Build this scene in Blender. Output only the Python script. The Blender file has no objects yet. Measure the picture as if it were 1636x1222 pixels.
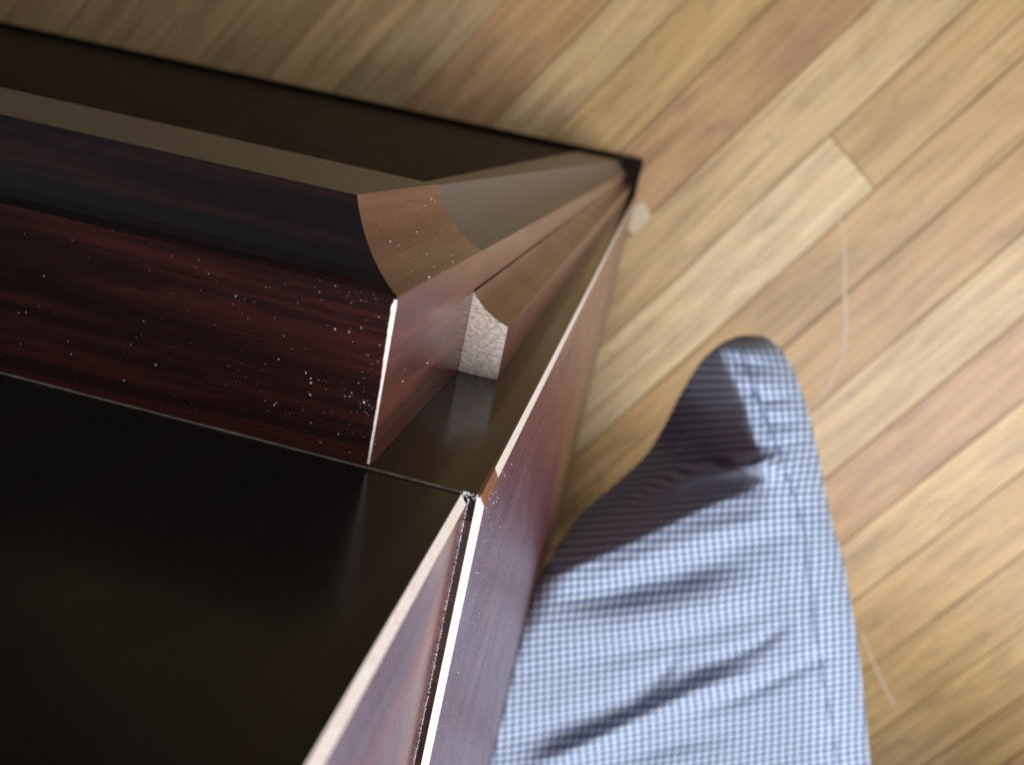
import bpy, bmesh, math, random
from mathutils import Vector, Matrix, noise
random.seed(7)
S = bpy.context.scene
C = S.collection
# ------------------------------------------------------------------ camera
H = 1.1551                                   # camera height above the floor
R = Matrix(((0.96664129, 0.20073191, -0.15909529),
            (-0.23608918, 0.93915239, -0.2495089),
            (0.09933032, 0.27874629, 0.95521411)))     # world -> camera
F, CX, CY = 1387.0, 818.0, 611.0             # focal length and centre in pixels of the 1636 px photograph
cam = bpy.data.cameras.new('camera')
cam.sensor_width = 36; cam.lens = F/1636*36
cam.clip_start = .004; cam.clip_end = 50
cam.dof.use_dof = True; cam.dof.focus_distance = .157; cam.dof.aperture_fstop = 21.0
co = bpy.data.objects.new('camera', cam); C.objects.link(co)
co.matrix_world = Matrix.Translation((0, 0, H)) @ R.transposed().to_4x4()
S.camera = co
# ------------------------------------------------------------------ light
w = bpy.data.worlds.new('World'); S.world = w; w.use_nodes = True
bg = w.node_tree.nodes['Background']
bg.inputs[0].default_value = (.88, .93, 1.0, 1); bg.inputs[1].default_value = .20

def area(name, loc, target, sx, sy, power, col):
    l = bpy.data.lights.new(name, 'AREA'); l.shape = 'RECTANGLE'; l.size = sx; l.size_y = sy
    l.energy = power; l.color = col
    o = bpy.data.objects.new(name, l); C.objects.link(o); o.location = loc
    o.rotation_euler = (Vector(target)-Vector(loc)).to_track_quat('-Z', 'Y').to_euler()
    return o
area('window_light', (1.36, -.60, 2.3), (0.1, -.15, .5), 1.6, 1.7, 97, (.95, .97, 1.0))
S.view_settings.view_transform = 'Standard'; S.view_settings.look = 'None'
S.view_settings.exposure = 0; S.view_settings.gamma = 1

def ray(px):
    return R.transposed() @ Vector(((px[0]-CX)/F, -(px[1]-CY)/F, -1))
def at_depth(px, d):                         # point seen at a pixel, d metres below the camera
    r = ray(px); return Vector((0, 0, H)) + r*(-d/r.z)

# ------------------------------------------------------------------ helpers
def link(name, me, parent=None, mats=()):
    o = bpy.data.objects.new(name, me); C.objects.link(o)
    for m in mats: me.materials.append(m)
    if parent: o.parent = parent
    return o
def from_bm(name, bm, mats, parent=None, smooth=False, rec=True):
    me = bpy.data.meshes.new(name)
    if rec: bmesh.ops.recalc_face_normals(bm, faces=bm.faces)
    bm.to_mesh(me); bm.free()
    if smooth:
        for p in me.polygons: p.use_smooth = True
    return link(name, me, parent, mats)
def thing(name, label, cat, loc):
    o = bpy.data.objects.new(name, None); C.objects.link(o); o.location = loc
    o.empty_display_size = .05; o['label'] = label; o['category'] = cat
    return o
def prism(bm, A, B, mi=0, cap_a=None, cap_b=None, edge_mats=None):
    """closed solid between two rings of the same length"""
    va = [bm.verts.new(p) for p in A]; vb = [bm.verts.new(p) for p in B]; n = len(A)
    for i in range(n):
        j = (i+1) % n
        f = bm.faces.new((va[i], va[j], vb[j], vb[i])); f.material_index = edge_mats[i] if edge_mats else mi
    f = bm.faces.new(va[::-1]); f.material_index = mi if cap_a is None else cap_a
    f = bm.faces.new(vb); f.material_index = mi if cap_b is None else cap_b
def box(bm, x0, x1, y0, y1, z0, z1, mi=0, top=None):
    prism(bm, [(x0,y0,z0),(x1,y0,z0),(x1,y1,z0),(x0,y1,z0)], [(x0,y0,z1),(x1,y0,z1),(x1,y1,z1),(x0,y1,z1)], mi, cap_b=top)
def bevel(o, wd, seg=2):
    m = o.modifiers.new('bevel', 'BEVEL'); m.width = wd; m.segments = seg; m.limit_method = 'ANGLE'; m.angle_limit = math.radians(50)
    m.harden_normals = False

# ------------------------------------------------------------------ materials
def mat(name):
    m = bpy.data.materials.new(name); m.use_nodes = True
    nt = m.node_tree; b = nt.nodes['Principled BSDF']
    return m, nt, b
def N(nt, t, **kw):
    n = nt.nodes.new(t)
    for k, v in kw.items(): setattr(n, k, v)
    return n
def ramp(nt, stops, src):
    r = N(nt, 'ShaderNodeValToRGB'); e = r.color_ramp.elements
    e[0].position, e[0].color = stops[0][0], (*stops[0][1], 1)
    e[1].position, e[1].color = stops[-1][0], (*stops[-1][1], 1)
    for p, c in stops[1:-1]:
        x = e.new(p); x.color = (*c, 1)
    nt.links.new(src, r.inputs[0]); return r
def mapped(nt, scale, rot=(0,0,0)):
    tc = N(nt, 'ShaderNodeTexCoord'); mp = N(nt, 'ShaderNodeMapping')
    mp.inputs['Scale'].default_value = scale; mp.inputs['Rotation'].default_value = rot
    nt.links.new(tc.outputs['Object'], mp.inputs[0]); return mp.outputs[0]
def noisetex(nt, vec, scale, detail=6, rough=.6, dist=0):
    n = N(nt, 'ShaderNodeTexNoise'); n.inputs['Scale'].default_value = scale; n.inputs['Detail'].default_value = detail
    n.inputs['Roughness'].default_value = rough; n.inputs['Distortion'].default_value = dist
    nt.links.new(vec, n.inputs['Vector']); return n.outputs['Fac']
def bump(nt, b, h, strength, dist):
    bp = N(nt, 'ShaderNodeBump'); bp.inputs['Strength'].default_value = strength; bp.inputs['Distance'].default_value = dist
    nt.links.new(h, bp.inputs['Height']); nt.links.new(bp.outputs[0], b.inputs['Normal'])

def rosewood(name, axis, dark, mid, light, rough=.16, spec=.5, seed=0.0, roughvar=.08, grain=.06, zs=17.):
    m, nt, b = mat(name)
    sc = [1., 1., 1.]; sc = [330. if i != axis else zs for i in range(3)]
    v = mapped(nt, sc)
    ad = N(nt, 'ShaderNodeVectorMath', operation='ADD'); ad.inputs[1].default_value = (seed, seed*1.7, seed*.6)
    nt.links.new(v, ad.inputs[0])
    n1 = noisetex(nt, ad.outputs[0], .55, 8, .68, .6)
    cr = ramp(nt, [(.30, dark), (.50, mid), (.62, light), (.74, mid)], n1)
    nt.links.new(cr.outputs[0], b.inputs['Base Color'])
    b.inputs['Specular IOR Level'].default_value = spec
    # hand marks and polish haze: the gloss varies
    v2 = mapped(nt, (1, 1, 1))
    n2 = noisetex(nt, v2, 60, 4, .6)
    mr = N(nt, 'ShaderNodeMapRange'); mr.inputs[1].default_value = .3; mr.inputs[2].default_value = .75
    mr.inputs[3].default_value = max(.02, rough-roughvar/2); mr.inputs[4].default_value = rough+roughvar
    nt.links.new(n2, mr.inputs[0]); nt.links.new(mr.outputs[0], b.inputs['Roughness'])
    n3 = noisetex(nt, ad.outputs[0], 1.4, 4, .6)
    if grain: bump(nt, b, n3, grain, .0003)
    return m
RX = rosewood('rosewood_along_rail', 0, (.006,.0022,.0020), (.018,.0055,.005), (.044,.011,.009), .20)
RC = rosewood('rosewood_hollow_reflection', 0, (.004,.0028,.0045), (.009,.004,.005), (.030,.008,.006), .22, .35, seed=20)  # dark, faintly bluish reflection in the hollow is put into the wood colour
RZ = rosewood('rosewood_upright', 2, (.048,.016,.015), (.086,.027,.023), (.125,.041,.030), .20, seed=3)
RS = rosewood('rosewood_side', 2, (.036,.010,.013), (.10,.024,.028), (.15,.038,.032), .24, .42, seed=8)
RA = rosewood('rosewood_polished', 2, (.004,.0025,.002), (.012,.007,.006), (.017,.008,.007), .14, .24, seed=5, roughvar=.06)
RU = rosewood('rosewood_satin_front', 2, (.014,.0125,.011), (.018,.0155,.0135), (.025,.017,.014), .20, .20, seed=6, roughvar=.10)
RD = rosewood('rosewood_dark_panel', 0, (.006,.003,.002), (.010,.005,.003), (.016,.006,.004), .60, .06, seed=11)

RP = rosewood('rosewood_post', 2, (.085,.076,.072), (.095,.084,.078), (.105,.090,.082), .36, .36, seed=14, roughvar=.0, grain=0, zs=3.)  # grey of the reflected floor is put into the base colour

m, nt, b = mat('raw_fibreboard'); FIB = m
v = mapped(nt, (1, 1, 1), (0, 0, .5))
mp2 = mapped(nt, (900, 2600, 900), (0, 0, .45))
n1 = noisetex(nt, mp2, 1, 6, .7, .5)
cr = ramp(nt, [(.28, (.15,.11,.09)), (.5, (.43,.345,.29)), (.70, (.74,.63,.55))], n1)
nt.links.new(cr.outputs[0], b.inputs['Base Color']); b.inputs['Roughness'].default_value = .85
bump(nt, b, n1, .9, .0004)
m, nt, b = mat('bare_veneer_edge'); RAW = m
n1 = noisetex(nt, mapped(nt, (1,1,1)), 1600, 4, .6)
cr = ramp(nt, [(.28, (.62,.46,.38)), (.42, (.84,.72,.65)), (.7, (.90,.83,.77))], n1)
nt.links.new(cr.outputs[0], b.inputs['Base Color']); b.inputs['Roughness'].default_value = .6
bump(nt, b, n1, .5, .0002)
m, nt, b = mat('glue_line'); GLUE = m
n1 = noisetex(nt, mapped(nt, (1,1,1)), 420, 5, .7)
cr = ramp(nt, [(.3, (.08,.06,.045)), (.7, (.26,.20,.15))], n1)
nt.links.new(cr.outputs[0], b.inputs['Base Color']); b.inputs['Roughness'].default_value = .7
m, nt, b = mat('brown_edge_band'); BAND = m
n1 = noisetex(nt, mapped(nt, (900,900,260)), 1, 5, .7)
cr = ramp(nt, [(.3, (.16,.052,.022)), (.7, (.30,.115,.05))], n1)
nt.links.new(cr.outputs[0], b.inputs['Base Color']); b.inputs['Roughness'].default_value = .5
m, nt, b = mat('dust'); DUST = m
b.inputs['Base Color'].default_value = (.50,.48,.48,1); b.inputs['Roughness'].default_value = .9

# floor boards: each board has its own colour (object colour)
m, nt, b = mat('oak_board'); OAK = m
oi = N(nt, 'ShaderNodeObjectInfo'); tc = N(nt, 'ShaderNodeTexCoord')
mu = N(nt, 'ShaderNodeMath', operation='MULTIPLY'); mu.inputs[1].default_value = 37.
nt.links.new(oi.outputs['Random'], mu.inputs[0])
cx = N(nt, 'ShaderNodeCombineXYZ')
for i in range(3): nt.links.new(mu.outputs[0], cx.inputs[i])
ad = N(nt, 'ShaderNodeVectorMath', operation='ADD')
nt.links.new(tc.outputs['Object'], ad.inputs[0]); nt.links.new(cx.outputs[0], ad.inputs[1])
def omap(sc):
    mp = N(nt, 'ShaderNodeMapping'); mp.inputs['Scale'].default_value = sc
    nt.links.new(ad.outputs[0], mp.inputs[0]); return mp.outputs[0]
g1 = noisetex(nt, omap((3.2, 75, 1)), 1, 6, .62, 1.2)       # grain
g2 = noisetex(nt, omap((5, 22, 1)), 1, 4, .6, .8)           # mottling
g5 = noisetex(nt, omap((7, 210, 1)), 1, 5, .65, .5)
g4 = noisetex(nt, omap((22, 48, 1)), 1, 5, .7, .6)
g3 = noisetex(nt, omap((9, 60, 1)), 1, 3, .55, .4)          # dark mineral streaks
c1 = ramp(nt, [(.28, (.74,.69,.62)), (.5, (.95,.94,.92)), (.72, (1.12,1.12,1.12))], g1)
c2 = ramp(nt, [(.28, (.70,.68,.68)), (.52, (1,1,1)), (.75, (1.16,1.20,1.24))], g2)
c5 = ramp(nt, [(.30, (.72,.66,.60)), (.5, (1,1,1)), (.72, (1.16,1.17,1.18))], g5)
c4 = ramp(nt, [(.28, (.70,.70,.74)), (.44, (1,1,1)), (.58, (1,1,1)), (.74, (1.12,.93,.74))], g4)
c3 = ramp(nt, [(.66, (1,1,1)), (.80, (.55,.46,.40))], g3)
def mul(a, bb, f=1.):
    mx = N(nt, 'ShaderNodeMix', data_type='RGBA', blend_type='MULTIPLY'); mx.inputs[0].default_value = f
    nt.links.new(a, mx.inputs[6]); nt.links.new(bb, mx.inputs[7]); return mx.outputs[2]
col = mul(mul(mul(mul(mul(oi.outputs['Color'], c1.outputs[0]), c2.outputs[0]), c3.outputs[0], .8), c4.outputs[0], .8), c5.outputs[0], .9)
nt.links.new(col, b.inputs['Base Color'])
b.inputs['Roughness'].default_value = .42; b.inputs['Specular IOR Level'].default_value = .4
bump(nt, b, g1, .15, .0006)
m, nt, b = mat('gap_dirt'); DIRT = m
b.inputs['Base Color'].default_value = (.045,.036,.03,1); b.inputs['Roughness'].default_value = .9
m, nt, b = mat('pale_scuff'); SCUFF = m
b.inputs['Base Color'].default_value = (.53,.42,.29,1); b.inputs['Roughness'].default_value = .7

# checked cloth: dark blue threads crossing on pale blue, mapped along the cloth
m, nt, b = mat('checked_cloth'); CLOTH = m
uv = N(nt, 'ShaderNodeTexCoord'); sp = N(nt, 'ShaderNodeSeparateXYZ'); nt.links.new(uv.outputs['UV'], sp.inputs[0])
PITCH = .0048
def stripe(out):
    a = N(nt, 'ShaderNodeMath', operation='MULTIPLY'); a.inputs[1].default_value = 2*math.pi/PITCH; nt.links.new(out, a.inputs[0])
    s = N(nt, 'ShaderNodeMath', operation='SINE'); nt.links.new(a.outputs[0], s.inputs[0])
    r = N(nt, 'ShaderNodeMapRange'); r.interpolation_type = 'SMOOTHSTEP'
    r.inputs[1].default_value = -.15; r.inputs[2].default_value = .55
    nt.links.new(s.outputs[0], r.inputs[0]); return r.outputs[0]
su, sv = stripe(sp.outputs[0]), stripe(sp.outputs[1])
sm = N(nt, 'ShaderNodeMath', operation='ADD'); nt.links.new(su, sm.inputs[0]); nt.links.new(sv, sm.inputs[1])
hf = N(nt, 'ShaderNodeMath', operation='MULTIPLY'); hf.inputs[1].default_value = .5; nt.links.new(sm.outputs[0], hf.inputs[0])
cr = ramp(nt, [(.0, (.57,.65,.76)), (.5, (.165,.22,.34)), (1., (.04,.055,.115))], hf.outputs[0])
nt.links.new(cr.outputs[0], b.inputs['Base Color']); b.inputs['Roughness'].default_value = .9
b.inputs['Specular IOR Level'].default_value = .15
b.inputs['Sheen Weight'].default_value = .15
m, nt, b = mat('seam_thread'); THREAD = m
b.inputs['Base Color'].default_value = (.10,.14,.26,1); b.inputs['Roughness'].default_value = .9
m, nt, b = mat('shoe_leather'); LEATHER = m
b.inputs['Base Color'].default_value = (.03,.022,.018,1); b.inputs['Roughness'].default_value = .45

# ------------------------------------------------------------------ floor (setting)
bm = bmesh.new(); box(bm, -3, 3, -3, 3, -.06, -.012)
floor = from_bm('floor', bm, [DIRT]); floor['kind'] = 'structure'
TH = math.radians(54.7)
ux, uy = Vector((math.cos(TH), math.sin(TH))), Vector((-math.sin(TH), math.cos(TH)))
O = Vector((.12, -.18))
SEAMS = [((118,31),(137,8)), ((330,82),(401,4)), ((444,106),(522,16)), ((555,125),(661,4)), ((683,139),(793,7)), ((793,194),(966,7)),
  ((936,158),(1087,11)), ((1045,190),(1229,12)), ((1058,330),(1362,31)), ((1050,470),(1560,0)), ((1120,553),(1636,86)), ((1258,548),(1636,229)),
  ((1297,655),(1585,417)), ((1318,766),(1636,505)), ((1342,878),(1483,754)), ((1365,978),(1635,733)), ((1395,1061),(1635,884)),
  ((1395,1179),(1635,1002)), ((1483,1215),(1635,1114))]
rows = []
for a, c in SEAMS:
    A = at_depth(a, H).xy-O; B = at_depth(c, H).xy-O; d = B-A
    th = math.atan2(d.dot(uy), d.dot(ux))
    mid = (A+B)/2
    rows.append((mid, th))
# the boards fan very slightly; smooth measured angle against the offset
offs = [(mm.dot(uy)-mm.dot(ux)*math.tan(t*.0), t) for mm, t in rows]
n = len(offs); mo = sum(o for o, t in offs)/n; mt = sum(t for o, t in offs)/n
k = sum((o-mo)*(t-mt) for o, t in offs)/sum((o-mo)**2 for o, t in offs)
lines = []
for (mm, t), (o, _) in zip(rows, offs):
    a = (mt+k*(o-mo))*.85
    lines.append((mm.dot(uy)-mm.dot(ux)*math.tan(a), a))       # offset on the axis through O, angle
lines.sort()
while lines[0][0] > -1.5: lines.insert(0, (lines[0][0]-.066, lines[0][1]))
while lines[-1][0] < 1.3: lines.append((lines[-1][0]+.072, lines[-1][1]))
def line_at(l, s): return O + ux*s + uy*(l[0]+s*math.tan(l[1]))
TINTS = [(.50,.325,.15), (.53,.36,.18), (.46,.285,.13), (.54,.385,.21), (.48,.315,.16), (.51,.34,.155), (.56,.41,.23), (.47,.285,.145)]
patch = (at_depth((1362,258), H).xy-O)
patch_s = patch.dot(ux); patch_o = patch.dot(uy)
for i in range(len(lines)-1):
    l0, l1 = lines[i], lines[i+1]
    off = (l0[0]+l1[0])/2
    ps = l0[0]+patch_s*math.tan(l0[1]), l1[0]+patch_s*math.tan(l1[1])
    here = ps[0] < patch_o-.0 < ps[1]
    cuts = [-2.0, random.uniform(-1.9, -.75), random.uniform(.6, 1.2), 2.0]
    if random.random() < .22: cuts.insert(2, random.uniform(-.35, .3))
    if here: cuts = [-2.0, -1.2, -.9, patch_s, patch_s+.9, 2.0]
    for j in range(len(cuts)-1):
        s0, s1 = cuts[j]+.0003, cuts[j+1]-.0003
        if s1-s0 < .02: continue
        e = .00045
        P = [line_at((l0[0]+e, l0[1]), s0), line_at((l0[0]+e, l0[1]), s1), line_at((l1[0]-e, l1[1]), s1), line_at((l1[0]-e, l1[1]), s0)]
        cen = sum(P, Vector((0, 0)))/4
        M = Matrix.Translation((cen.x, cen.y, 0)) @ Matrix.Rotation(TH+(l0[1]+l1[1])/2, 4, 'Z'); MI = M.inverted()
        Q = [MI @ Vector((p.x, p.y, 0)) for p in P]
        dz = random.uniform(-.0003, .0003)
        bm = bmesh.new(); b3 = []; in_ = .0007
        sx = [1, -1, -1, 1]; sy = [1, 1, -1, -1]
        lo = [bm.verts.new((q.x, q.y, -.0115)) for q in Q]
        mi = [bm.verts.new((q.x, q.y, -.0012+dz)) for q in Q]
        tp = [bm.verts.new((q.x+sx[t]*in_, q.y+sy[t]*in_, dz)) for t, q in enumerate(Q)]
        for a, c in ((lo, mi), (mi, tp)):
            for t in range(4): bm.faces.new((a[t], a[(t+1) % 4], c[(t+1) % 4], c[t]))
        bm.faces.new(tp); bm.faces.new(lo[::-1])
        pl = from_bm('plank', bm, [OAK], floor)
        pl.matrix_local = M
        t = random.choice(TINTS); f_ = random.uniform(.92, 1.05)
        if here and j == 2: t, f_ = (.63,.49,.30), 1.0
        elif here and j == 3: t, f_ = (.47,.31,.145), 1.
        elif here and j == 1: t, f_ = (.61,.46,.28), 1.
        pl.color = (t[0]*f_*.95, t[1]*f_*.915, t[2]*f_*.84, 1)
def scuff(pts, wd):
    P = [at_depth(p, H-.0007) for p in pts]
    bm = bmesh.new(); L = []
    for i, p in enumerate(P):
        d = (P[min(i+1, len(P)-1)]-P[max(i-1, 0)]).normalized(); nn = Vector((-d.y, d.x, 0))
        ww = wd*(.5+.5*math.sin(math.pi*(i+.6)/(len(P)+.2)))*random.uniform(.7, 1.2)
        L.append([bm.verts.new(p-nn*ww/2), bm.verts.new(p+nn*ww/2)])
    for a, c in zip(L, L[1:]): bm.faces.new((a[0], a[1], c[1], c[0]))
    o = from_bm('scuff_mark', bm, [SCUFF], floor); 
    return o
scuff([(1338,335),(1345,370),(1350,410),(1349,460),(1352,520),(1346,570),(1325,615),(1300,650)], .0042)
bm = bmesh.new()
bm.faces.new([bm.verts.new(at_depth(p, H-.0009)) for p in ((1012,330),(1028,322),(1041,346),(1026,362),(1014,374),(1004,368))])
from_bm('scuff_mark', bm, [SCUFF], floor)
scuff([(1378,1010),(1392,1050),(1410,1090),(1430,1130)], .0042)

# ------------------------------------------------------------------ cabinet
X0 = -1.15; YB = -.62
xC, yE, z0, c1, c2, z2 = -.0314, -.0538, .12, .0122, .0116, .1836
yA = yE+.0271; yF = yA+c2
xD, yD1, yD2, xJ, xW = -.0225, -.0415, -.0358, -.0127, -.0154
cab = thing('wooden_cabinet', 'dark glossy rosewood cabinet with a moulded, chipped front corner standing on the board floor', 'cabinet', (-.55, -.3, 0))
def part(name, bm, mats, parent=cab, smooth=False, bev=0):
    o = from_bm(name, bm, mats, parent, smooth)
    if parent is cab: o.matrix_parent_inverse = Matrix.Translation((.55, .3, 0))
    if bev: bevel(o, bev)
    return o
def arc(a, c, sag, n=9):                     # hollow curve from a to c; sag is the depth of the hollow over the chord
    a = Vector(a); c = Vector(c); d = c-a; nn = Vector((d.y, -d.x))
    return [a+d*(i/(n-1))+nn*(sag*4*(i/(n-1))*(1-i/(n-1))) for i in range(n)]
HZ = lambda d: H-d
# hollow in plan, from the arris (offset 0, yA) to the fillet (offset c1, yF); offset is measured inwards from the corner
hollow = [(p.x, p.y) for p in arc((0, yA), (c1, yF), .10)]
if True:
    # rail along the top: level upper face, hollow, then a front face down to the joint
    prof = [(yE, 0, 0)]+[(y, o, o) for o, y in hollow]
    ring = [(y, d) for y, d, _ in prof]+[(yF, z2-z0-.0002), (yE-.004, z2-z0-.0002), (yE-.004, .0)]
    left = [(X0, y, HZ(z0+d)) for y, d in ring]
    right = []
    for y, d in ring:
        x = xC-min(d, c1)
        right.append((x, y, HZ(z0+d)))
    right[-1] = (xC, yE-.004, HZ(z0)); 
    right[-2] = (xC-c1, yE-.004, HZ(z2-.0002)); 
    nh = len(hollow)
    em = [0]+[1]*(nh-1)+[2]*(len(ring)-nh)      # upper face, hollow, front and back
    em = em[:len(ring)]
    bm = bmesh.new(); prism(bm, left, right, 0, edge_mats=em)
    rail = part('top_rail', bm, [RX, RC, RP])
    # corner block of the frame: outer face and hollow, from the mitre down to the joint
    pts = [(0, yE+.00005)]+hollow
    top = [(xC-o+.00005, y+.00004, HZ(z0+min(o, c1))) for o, y in pts]
    bot = [(xC-o+.00005, y+.00004, HZ(z2-.0003)) for o, y in pts]
    top += [(xC-c1, yE+.0002, HZ(z0+c1))]; bot += [(xC-c1, yE+.0002, HZ(z2-.0003))]
    bm = bmesh.new(); prism(bm, top, bot)
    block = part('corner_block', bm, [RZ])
    # post below the joint, same section
    e = .00025
    fr = [(900/1e3, 0)]
    topx = xC-c1-.0032; botx = -.098  # slanted inner edge: border of grey and dark reflection, built into the shape
    ptsT = [(xC-e, yE+.0002)]+[(xC-o-e, y-e) for o, y in hollow]
    def post_ring(xi, d): return [(x, y, HZ(d)) for x, y in ptsT]+[(xi, yF-e, HZ(d)), (xi, yE+.0002, HZ(d))]
    bm = bmesh.new(); prism(bm, post_ring(topx, z2), post_ring(botx, H-.012), 0, edge_mats=[1]+[0]*(len(ptsT)+1))
    post = part('corner_post', bm, [RP, RZ])
    bm = bmesh.new()
    prism(bm, [(X0, yE, HZ(z2+.0002)), (topx-.0002, yE, HZ(z2+.0002)), (topx-.0002, yF-.0016, HZ(z2+.0002)), (X0, yF-.0016, HZ(z2+.0002))],
              [(X0, yE, .012), (botx-.0002, yE, .012), (botx-.0002, yF-.0016, .012), (X0, yF-.0016, .012)])
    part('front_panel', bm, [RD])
    bm = bmesh.new(); box(bm, X0, xJ-.0016, YB, -.0085, .0006, .0116)
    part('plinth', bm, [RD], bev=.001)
# side panel: its front edge shows beside the post
xs = xJ-.0013
bm = bmesh.new(); box(bm, X0, xs, YB, yE-.0042, .012, HZ(z0), top=1); box(bm, xC-.004, xs, yE-.0044, yE, .0121, HZ(z0)-.0001)
carcass = part('carcass', bm, [RA, RX])
# thin outer skin of the side, bare at its edges
ch = .0013; cx1 = .0009
bm = bmesh.new()
pl_ = [(xs, YB), (xJ, YB), (xJ, yE-ch), (xJ-cx1, yE+.0001), (xs, yE+.0001)]
lo_ = [(xs, YB), (xJ, YB), (xJ, yE-.0005), (xJ-.0004, yE+.0001), (xs, yE+.0001)]
prism(bm, [(x, y, .0012) for x, y in lo_], [(x, y, HZ(z0)+.0002) for x, y in pl_], 0, cap_b=1, edge_mats=[0, 0, 1, 0, 0])
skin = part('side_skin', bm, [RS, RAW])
bm = bmesh.new()                              # the piece of edge band that is still there
d0, d1 = .1202, .1322; o_ = .00015
prism(bm, [(xs-.0001, yE+.0001, HZ(d1)), (xJ+.0001, yE-ch, HZ(d1)), (xJ-cx1+.0001, yE+.0003, HZ(d1)), (xs-.0001, yE+.0004, HZ(d1))],
          [(xs-.0001, yE+.0001, HZ(d0)), (xJ+.0001, yE-ch, HZ(d0)), (xJ-cx1+.0001, yE+.0003, HZ(d0)), (xs-.0001, yE+.0004, HZ(d0))])
part('edge_band', bm, [BAND], skin)
# small hollow strip in the angle, cut short: its raw end shows
sec = [(xC+.0001, yE+.0001), (xD, yE+.0001), (xD, yD1)]+[(p.x, p.y) for p in arc((xD, yD1), (xC+.0001, yD2), -.08)[1:]]
bm = bmesh.new()
prism(bm, [(x, y, .0121) for x, y in sec], [(x, y, HZ(z2)) for x, y in sec])
strip = part('hollow_strip', bm, [RZ])
cx_ = sum(x for x, y in sec)/len(sec); cy_ = sum(y for x, y in sec)/len(sec)
bm = bmesh.new()
s2 = [(cx_+(x-cx_)*1.004, cy_+(y-cy_)*1.004) for x, y in sec]
prism(bm, [(x, y, HZ(z2)+.00002) for x, y in s2], [(x, y, HZ(z2)+.0004) for x, y in s2])
part('cut_end', bm, [FIB], strip)
# upper body: polished front and side, standing on the lower body
ce = .0010
bm = bmesh.new()
pl_ = [(X0, -.45), (xW, -.45), (xW, yE-ce*1.5), (xW-ce, yE), (X0, yE)]
prism(bm, [(x, y, HZ(z0)+.0003) for x, y in pl_], [(x, y, H+.30) for x, y in pl_], 0, edge_mats=[0, 2, 1, 0, 0])
part('upper_body', bm, [RU, RAW, RS])
# thin pale glue line in the joint between rail and upper body
bm = bmesh.new(); n = 140; L = []
for i in range(n):
    x = X0+.3+(xW-.001-X0-.3)*i/(n-1)
    hgt = .00018+.00016*noise.noise((x*300, 0, 0)); 
    L.append([bm.verts.new((x, yE+.0001, HZ(z0)+.00005)), bm.verts.new((x, yE+.00016+hgt, HZ(z0)+.00005)), bm.verts.new((x, yE+.0001, HZ(z0)+.00016+hgt))])
for a, c in zip(L, L[1:]):
    bm.faces.new((a[0], c[0], c[1], a[1])); bm.faces.new((a[1], c[1], c[2], a[2])); bm.faces.new((a[2], c[2], c[0], a[0]))
part('glue_line', bm, [GLUE])
# chipped arris where the mitre meets the outer face: bare pale board shows
bm = bmesh.new(); n = 60; L = []
for i in range(n):
    t = i/(n-1); y = yE+.0008+(yA-yE-.0012)*t
    wd = .75*(.00028+.00045*max(0, t-.55)**.5*1.3)*(1+.35*noise.noise((y*900, 3, 1)))
    if t > .97: wd *= .6
    L.append([bm.verts.new((xC+.0001, y, HZ(z0)-wd)), bm.verts.new((xC+.00012, y, HZ(z0)+.00006)), bm.verts.new((xC-wd*1.1, y, HZ(z0)+.00006)), bm.verts.new((xC-wd*.5, y, HZ(z0)-wd*.5))])
for a, c in zip(L, L[1:]):
    for q in range(4): bm.faces.new((a[q], c[q], c[(q+1) % 4], a[(q+1) % 4]))
bm.faces.new(L[0]); bm.faces.new(L[-1][::-1])
part('chipped_edge', bm, [RAW], block)
# dust and crumbs lying on the wood: nobody could count them
bm = bmesh.new()
def speck(p, r, flat=.6):
    m_ = Matrix.Translation(p) @ Matrix.Rotation(random.random()*6, 4, 'Z') @ Matrix.Diagonal((r*random.uniform(.7, 1.6), r*random.uniform(.7, 1.2), r*flat, 1))
    bmesh.ops.create_icosphere(bm, subdivisions=1, radius=1, matrix=m_)
def size(): return .00004+.00013*random.random()**7
for i in range(190):                           # on the rail, thicker towards the mitre
    x = xC-.0006-abs(random.expovariate(1/.022)); y = random.uniform(yE+.001, yA)
    if x < -.14: continue
    speck((x, y, HZ(z0)), size())
for i in range(20):
    speck((xC-.0008-random.expovariate(1/.002), random.gauss(yE+.010, .0012), HZ(z0)), size()*1.2)
for i in range(70):                            # on the hollow of the corner block
    t = random.random()*(len(hollow)-1.01); k_ = int(t); (o, y), (o2, y2) = hollow[k_], hollow[k_+1]; o += (o2-o)*(t-k_); y += (y2-y)*(t-k_)
    dd = random.uniform(z0+c1, z2)
    speck((xC-o+.0001, y+.0001, HZ(dd)), size()*1.1, 1)
for i in range(60):
    speck((xC+.0001, random.uniform(yE+.002, yA), HZ(random.uniform(z0+.001, z2-.002))), size()*.9, 1)
for i in range(330):                           # on the outer side
    speck((xJ+.00003, yE-.001-abs(random.gauss(0, .035)), HZ(z0+abs(random.gauss(.004, .018)))), size()*.8, 1)
for i in range(1100):                           # line of dust in the angle of the ledge
    y = yE-.0005-random.random()*.07
    speck((xW+.0001+abs(random.gauss(0, .00010)), y, HZ(z0)+.0003), .00004+.00008*random.random()**3)
for i in range(60):
    speck((xC-.0004+random.uniform(0, .001), yE+.0004+abs(random.gauss(0, .0002)), HZ(random.uniform(z0, z2))), .00004, 1)
for i in range(26):
    speck((random.uniform(xJ-.004, xJ-.001), yE+random.uniform(-.0004, .0004), HZ(z0)+.0001), .00007+.0001*random.random())
dust = part('dust', bm, [DUST]); dust['kind'] = 'stuff'

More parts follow.
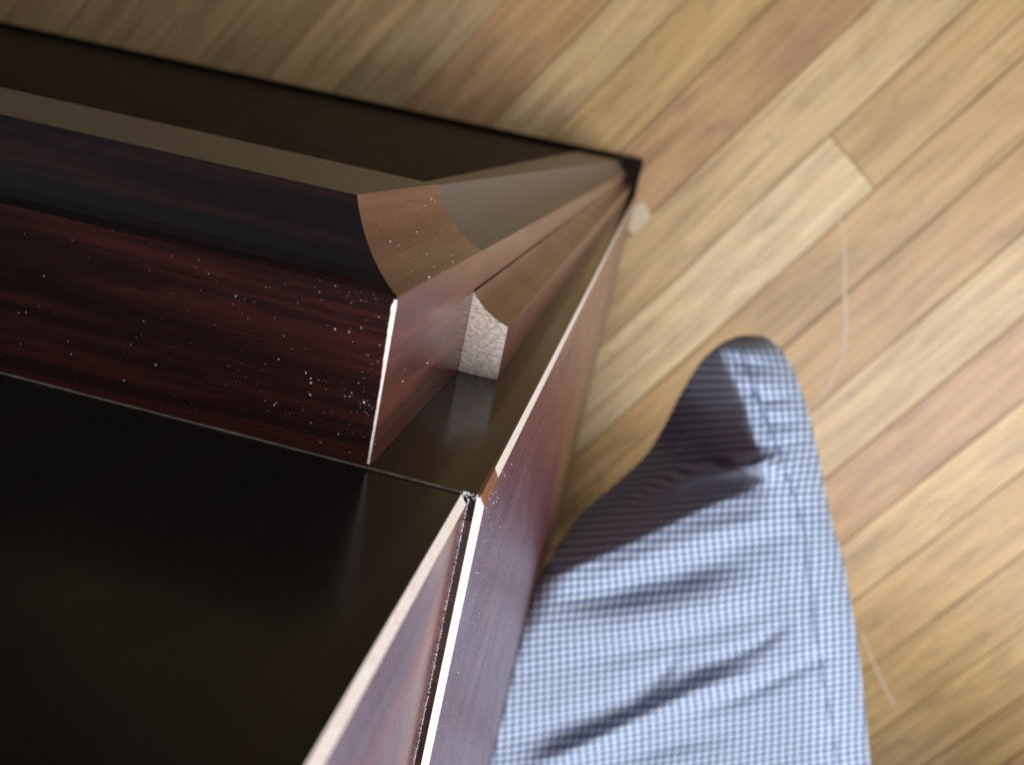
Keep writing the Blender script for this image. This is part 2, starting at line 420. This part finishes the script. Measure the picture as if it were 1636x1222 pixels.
# ------------------------------------------------------------------ person: bent knee in checked trousers
pers = thing('person', 'person in blue and white checked trousers, bent knee close beside the cabinet', 'person', (.16, -.42, 0))
def ppart(name, bm, mats, smooth=True, parent=pers):
    o = from_bm(name, bm, mats, parent, smooth)
    if parent is pers: o.matrix_parent_inverse = Matrix.Translation((-.16, .42, 0))
    return o
ROWS = [ # left outline, right outline, depth below the camera
 ((1158,545),(1222,538),.600), ((1142,556),(1246,556),.592), ((1118,580),(1266,588),.585), ((1088,628),(1280,622),.578), ((1062,678),(1293,664),.572),
 ((1030,728),(1303,705),.566), ((980,775),(1312,748),.561), ((930,818),(1320,790),.557), ((896,868),(1331,838),.553), ((846,944),(1347,892),.550),
 ((800,1020),(1358,950),.546), ((770,1092),(1369,1010),.543), ((745,1165),(1377,1075),.540), ((720,1242),(1384,1140),.537), ((700,1320),(1390,1210),.534),
 ((735,1390),(1398,1300),.530), ((700,1520),(1415,1430),.526), ((650,1720),(1440,1640),.522)]
def lerp(a, c, t): return tuple(a[i]+(c[i]-a[i])*t for i in range(len(a)))
def cat(vals, t):                              # smooth curve through rows
    i = min(int(t), len(vals)-2); f_ = t-i
    p0, p1, p2, p3 = vals[max(i-1, 0)], vals[i], vals[i+1], vals[min(i+2, len(vals)-1)]
    return tuple(.5*((2*b_)+(-a+c)*f_+(2*a-5*b_+4*c-d)*f_*f_+(-a+3*b_-3*c+d)*f_**3) for a, b_, c, d in zip(p0, p1, p2, p3))
flat = [(r[0][0], r[0][1], r[1][0], r[1][1], r[2]) for r in ROWS]
EDGE = [(1140,520),(1168,585),(1194,640),(1212,702),(1232,774),(1124,818),(1003,876),(930,908),(872,930),(800,950)]   # where the top of the thigh turns over to the shaded front
def seg_d(p, a, c):
    ax, ay = a; bx, by = c; px, py = p; dx, dy = bx-ax, by-ay
    t = max(0, min(1, ((px-ax)*dx+(py-ay)*dy)/(dx*dx+dy*dy)))
    qx, qy = ax+dx*t, ay+dy*t; d = math.hypot(px-qx, py-qy)
    return d, t, (dx*(py-ay)-dy*(px-ax))
def poly_d(p, pl):
    best = (1e9, 0, 0)
    for i in range(len(pl)-1):
        d, t, s = seg_d(p, pl[i], pl[i+1])
        if d < best[0]: best = (d, i+t, s)
    return best
FOLDS = [ # centre line, width in px, depth in mm (negative: crease, positive: ridge)
 ([(940,830),(1040,775),(1130,740),(1212,714)], 15, -9), ([(1010,800),(1110,756),(1180,744),(1250,742)], 17, 26), ([(1120,790),(1180,782),(1240,778)], 10, -4),
 ([(880,945),(960,925),(1060,880),(1180,842),(1250,830)], 22, 5), ([(862,948),(960,944),(1080,920),(1190,884)], 24, -6.5), ([(850,1000),(1000,985),(1120,955),(1230,930)], 34, 5), ([(1100,880),(1200,860),(1300,850)], 20, -3),
 ([(900,1018),(1010,1010),(1130,975),(1260,950)], 24, 2.5), ([(880,1062),(1000,1040),(1120,1010),(1250,968)], 15, -2.2),
 ([(1080,1082),(1140,1060),(1210,1030),(1262,994)], 11, -3.6), ([(800,1186),(900,1166),(1010,1130),(1075,1080)], 24, -6), ([(1030,1110),(1066,1070),(1078,1048)], 9, -3),
 ([(820,1240),(930,1192),(1020,1146),(1110,1105),(1220,1068)], 16, 8), ([(1110,1138),(1200,1105),(1290,1060),(1350,1040)], 11, -3), ([(930,1240),(1060,1190),(1180,1170)], 16, -3), 
 ([(1150,560),(1190,580),(1240,588)], 9, -3), ([(1185,618),(1225,640),(1275,632)], 8, -3.2), ([(1180,600),(1230,618)], 9, 2.5), ([(1205,668),(1250,676),(1292,672)], 8, -2.6), ([(1230,716),(1270,706),(1300,700)], 7, -2)]
SEAM = [(1180,560),(1210,640),(1240,712),(1268,790),(1284,850),(1291,920),(1300,1000),(1311,1070),(1326,1140),(1340,1225),(1352,1320)]
NT, NS = 230, 200
def surf(t, s):
    lx, ly, rx, ry, d = cat(flat, t)
    p = (lx+(rx-lx)*s, ly+(ry-ly)*s)
    wd = math.hypot(rx-lx, ry-ly)
    drop = fc = 0.
    de, te, sg = poly_d(p, EDGE)
    if sg > 0:                                 # beyond the turning edge the cloth falls away
        drop += .00115*max(0, de-4)*(1-math.exp(-de/20.)); fc = drop
    # round the outer (right) side and the far (left) side
    er = (1-s)*wd; rr = 105.
    if er < rr: drop += .050*(1-math.sqrt(max(0, 1-((rr-er)/rr)**2)))
    el = s*wd; rl = 60.
    if el < rl and t > 8.5: drop += .030*(1-math.sqrt(max(0, 1-((rl-el)/rl)**2)))
    if t < 1.6: drop += .030*(1-math.sqrt(max(0, 1-((1.6-t)/1.6)**2)))
    up = 0.
    for pl, wf, hmm in FOLDS:
        df, tf, _ = poly_d(p, pl)
        if df < wf*3:
            e_ = min(1, min(tf, len(pl)-1-tf)/.9+.12)
            up += hmm*.001*math.exp(-(df/wf)**2)*e_
    ds, ts, _ = poly_d(p, SEAM)
    if 0 < ts < len(SEAM)-1 and ds < 20:
        up += -.0016*math.exp(-(ds/3.5)**2)+.0009*math.exp(-((ds-7)/4)**2)
    q = Vector((p[0]/130, p[1]/60, 0)); up += .0014*noise.noise(q)+.0007*noise.noise(q*2.6)
    return p, d+drop-up, up, fc
bm = bmesh.new(); G = []; UV = {}; DEP = []; PX = []
tmax = len(ROWS)-1
for i in range(NT):
    t = tmax*(i/(NT-1)); row = []; prow = []; DEP.append([])
    for j in range(NS):
        p, d, up, fc = surf(t, j/(NS-1))
        v_ = at_depth(p, d); DEP[-1].append((up, fc)); prow.append(p)
        v_.x = max(v_.x, xJ+.0006)
        row.append(bm.verts.new(v_))
    G.append(row); PX.append(prow)
uvl = bm.loops.layers.uv.new('UVMap')
# cloth coordinates: lengths measured over the cloth, from the right hand seam and from the knee
vrow = 0.; prev_mid = None
for i in range(NT):
    t = tmax*(i/(NT-1)); lx, ly, rx, ry, d = cat(flat, t)
    mid = at_depth((lx+(rx-lx)*.75, ly+(ry-ly)*.75), d)
    if prev_mid is not None: vrow += (mid-prev_mid).length
    prev_mid = mid
    wm = math.hypot(rx-lx, ry-ly)*d/F
    for j in range(NS):
        fo, fc = DEP[i][j]                     # folds and the steep front take up cloth
        UV[G[i][j]] = ((j/(NS-1)-.75)*wm-.30*fc+.15*fo, vrow-.25*fo)
for i in range(NT-1):
    for j in range(NS-1):
        bm.faces.new((G[i][j], G[i+1][j], G[i+1][j+1], G[i][j+1]))
# underside of the thigh, closing the leg
NB = 14; prev = None
for i in range(0, NT):
    if i % 6 and i != NT-1: continue
    a, c = G[i][0].co, G[i][-1].co
    fat = min(1, .15+i/(NT*.35))
    und = [bm.verts.new(a.lerp(c, q/(NB-1))-Vector((0, 0, .085*fat*math.sin(math.pi*q/(NB-1))))) for q in range(1, NB-1)]
    rowv = [G[i][0]]+und+[G[i][-1]]
    for v_ in und: UV[v_] = (v_.co.x, v_.co.y)
    if prev:
        pi, pv = prev
        for q in range(1, NB-2): bm.faces.new((pv[q], pv[q+1], rowv[q+1], rowv[q]))
        # sides: fan to all top rows between
        bm.faces.new([pv[1], rowv[1]]+[G[r][0] for r in range(i, pi-1, -1)])
        bm.faces.new([pv[-2]]+[G[r][-1] for r in range(pi, i+1)]+[rowv[-2]])
    prev = (i, rowv)
    if i == 0: bm.faces.new([G[0][j] for j in range(NS)]+und[::-1])
bm.faces.new([G[NT-1][j] for j in range(NS)][::-1]+prev[1][1:-1])
# lower leg, drawn back under the thigh
def tube(bm, pts, rad, seg=20):
    rings = []
    for i, p in enumerate(pts):
        p = Vector(p); d = (Vector(pts[min(i+1, len(pts)-1)])-Vector(pts[max(i-1, 0)])).normalized()
        a = d.cross(Vector((1, 0, 0))).normalized(); c = d.cross(a)
        rings.append([bm.verts.new(p+(a*math.cos(2*math.pi*q/seg)+c*math.sin(2*math.pi*q/seg))*rad[i]) for q in range(seg)])
    for r0, r1 in zip(rings, rings[1:]):
        for q in range(seg): bm.faces.new((r0[q], r0[(q+1) % seg], r1[(q+1) % seg], r1[q]))
    bm.faces.new(rings[0][::-1]); bm.faces.new(rings[-1])
    for r in rings:
        for v_ in r: UV[v_] = (v_.co.x*1.5, v_.co.z)
tube(bm, [(.112,-.215,.475), (.122,-.275,.42), (.140,-.40,.33), (.15,-.53,.22), (.155,-.62,.09)], [.040,.054,.062,.060,.056])
# the other leg, spread wide and outside the picture: it shades the floor at the lower right
tube(bm, [(.40,-.98,.57), (.50,-.93,.57), (.62,-.84,.57), (.73,-.755,.55), (.78,-.72,.50), (.80,-.74,.38), (.81,-.80,.22), (.81,-.85,.08)], [.10,.105,.10,.088,.078,.07,.068,.062])
for f in bm.faces:
    for l in f.loops: l[uvl].uv = UV[l.vert]
SEAMPTS = []
sm_pts = []
for a, c in zip(SEAM, SEAM[1:]):
    nn = max(2, int(math.hypot(c[0]-a[0], c[1]-a[1])/7))
    sm_pts += [(a[0]+(c[0]-a[0])*q/nn, a[1]+(c[1]-a[1])*q/nn) for q in range(nn)]
sm_pts = sm_pts[6:]
for sp_ in sm_pts:
    bi = min(((PX[i][j][0]-sp_[0])**2+(PX[i][j][1]-sp_[1])**2, i, j) for i in range(0, NT) for j in range(int(NS*.3), NS))
    SEAMPTS.append(G[bi[1]][bi[2]].co.copy())
for _ in range(3):
    SEAMPTS = [SEAMPTS[0]]+[(SEAMPTS[q-1]+SEAMPTS[q]*2+SEAMPTS[q+1])/4 for q in range(1, len(SEAMPTS)-1)]+[SEAMPTS[-1]]
trousers = ppart('trousers', bm, [CLOTH])
bm = bmesh.new(); L = []                       # stitched side seam, a thin raised welt
for q, p in enumerate(SEAMPTS):
    d = (SEAMPTS[min(q+1, len(SEAMPTS)-1)]-SEAMPTS[max(q-1, 0)]).normalized()
    up_ = Vector((.12, 0, 1)); sd = d.cross(up_).normalized(); ww = .0011*(1+.25*math.sin(q*1.9))
    L.append([bm.verts.new(p-sd*ww+Vector((0, 0, -.0006))), bm.verts.new(p+Vector((0, 0, .0009))), bm.verts.new(p+sd*ww+Vector((0, 0, -.0006)))])
for a, c in zip(L, L[1:]):
    for q in range(3): bm.faces.new((a[q], c[q], c[(q+1) % 3], a[(q+1) % 3]))
ppart('seam', bm, [THREAD], True, trousers)
# shoe under the shin
def shoe(cx, y0):
    bm = bmesh.new(); rings = []
    for k_ in range(13):
        t = k_/12; y = y0+.28*t
        hw = .036+.012*math.sin(math.pi*min(1, t*1.1))-.018*max(0, t-.85)/.15; hh = .085-.045*max(0, t-.3)/.7-.02*max(0, .1-t)/.1
        if k_ in (0, 12): hw *= .6; hh *= .7
        rings.append([bm.verts.new((cx+hw*math.cos(a), y, .003+(hh*math.sin(a)**.7 if math.sin(a) > 1e-6 else 0)+.0004*q)) for q, a in enumerate([2*math.pi*q/18 for q in range(18)])])
    for r0, r1 in zip(rings, rings[1:]):
        for q in range(18): bm.faces.new((r0[q], r0[(q+1) % 18], r1[(q+1) % 18], r1[q]))
    bm.faces.new(rings[0][::-1]); bm.faces.new(rings[-1])
    ppart('shoe', bm, [LEATHER])
shoe(.155, -.80); shoe(.81, -1.0)
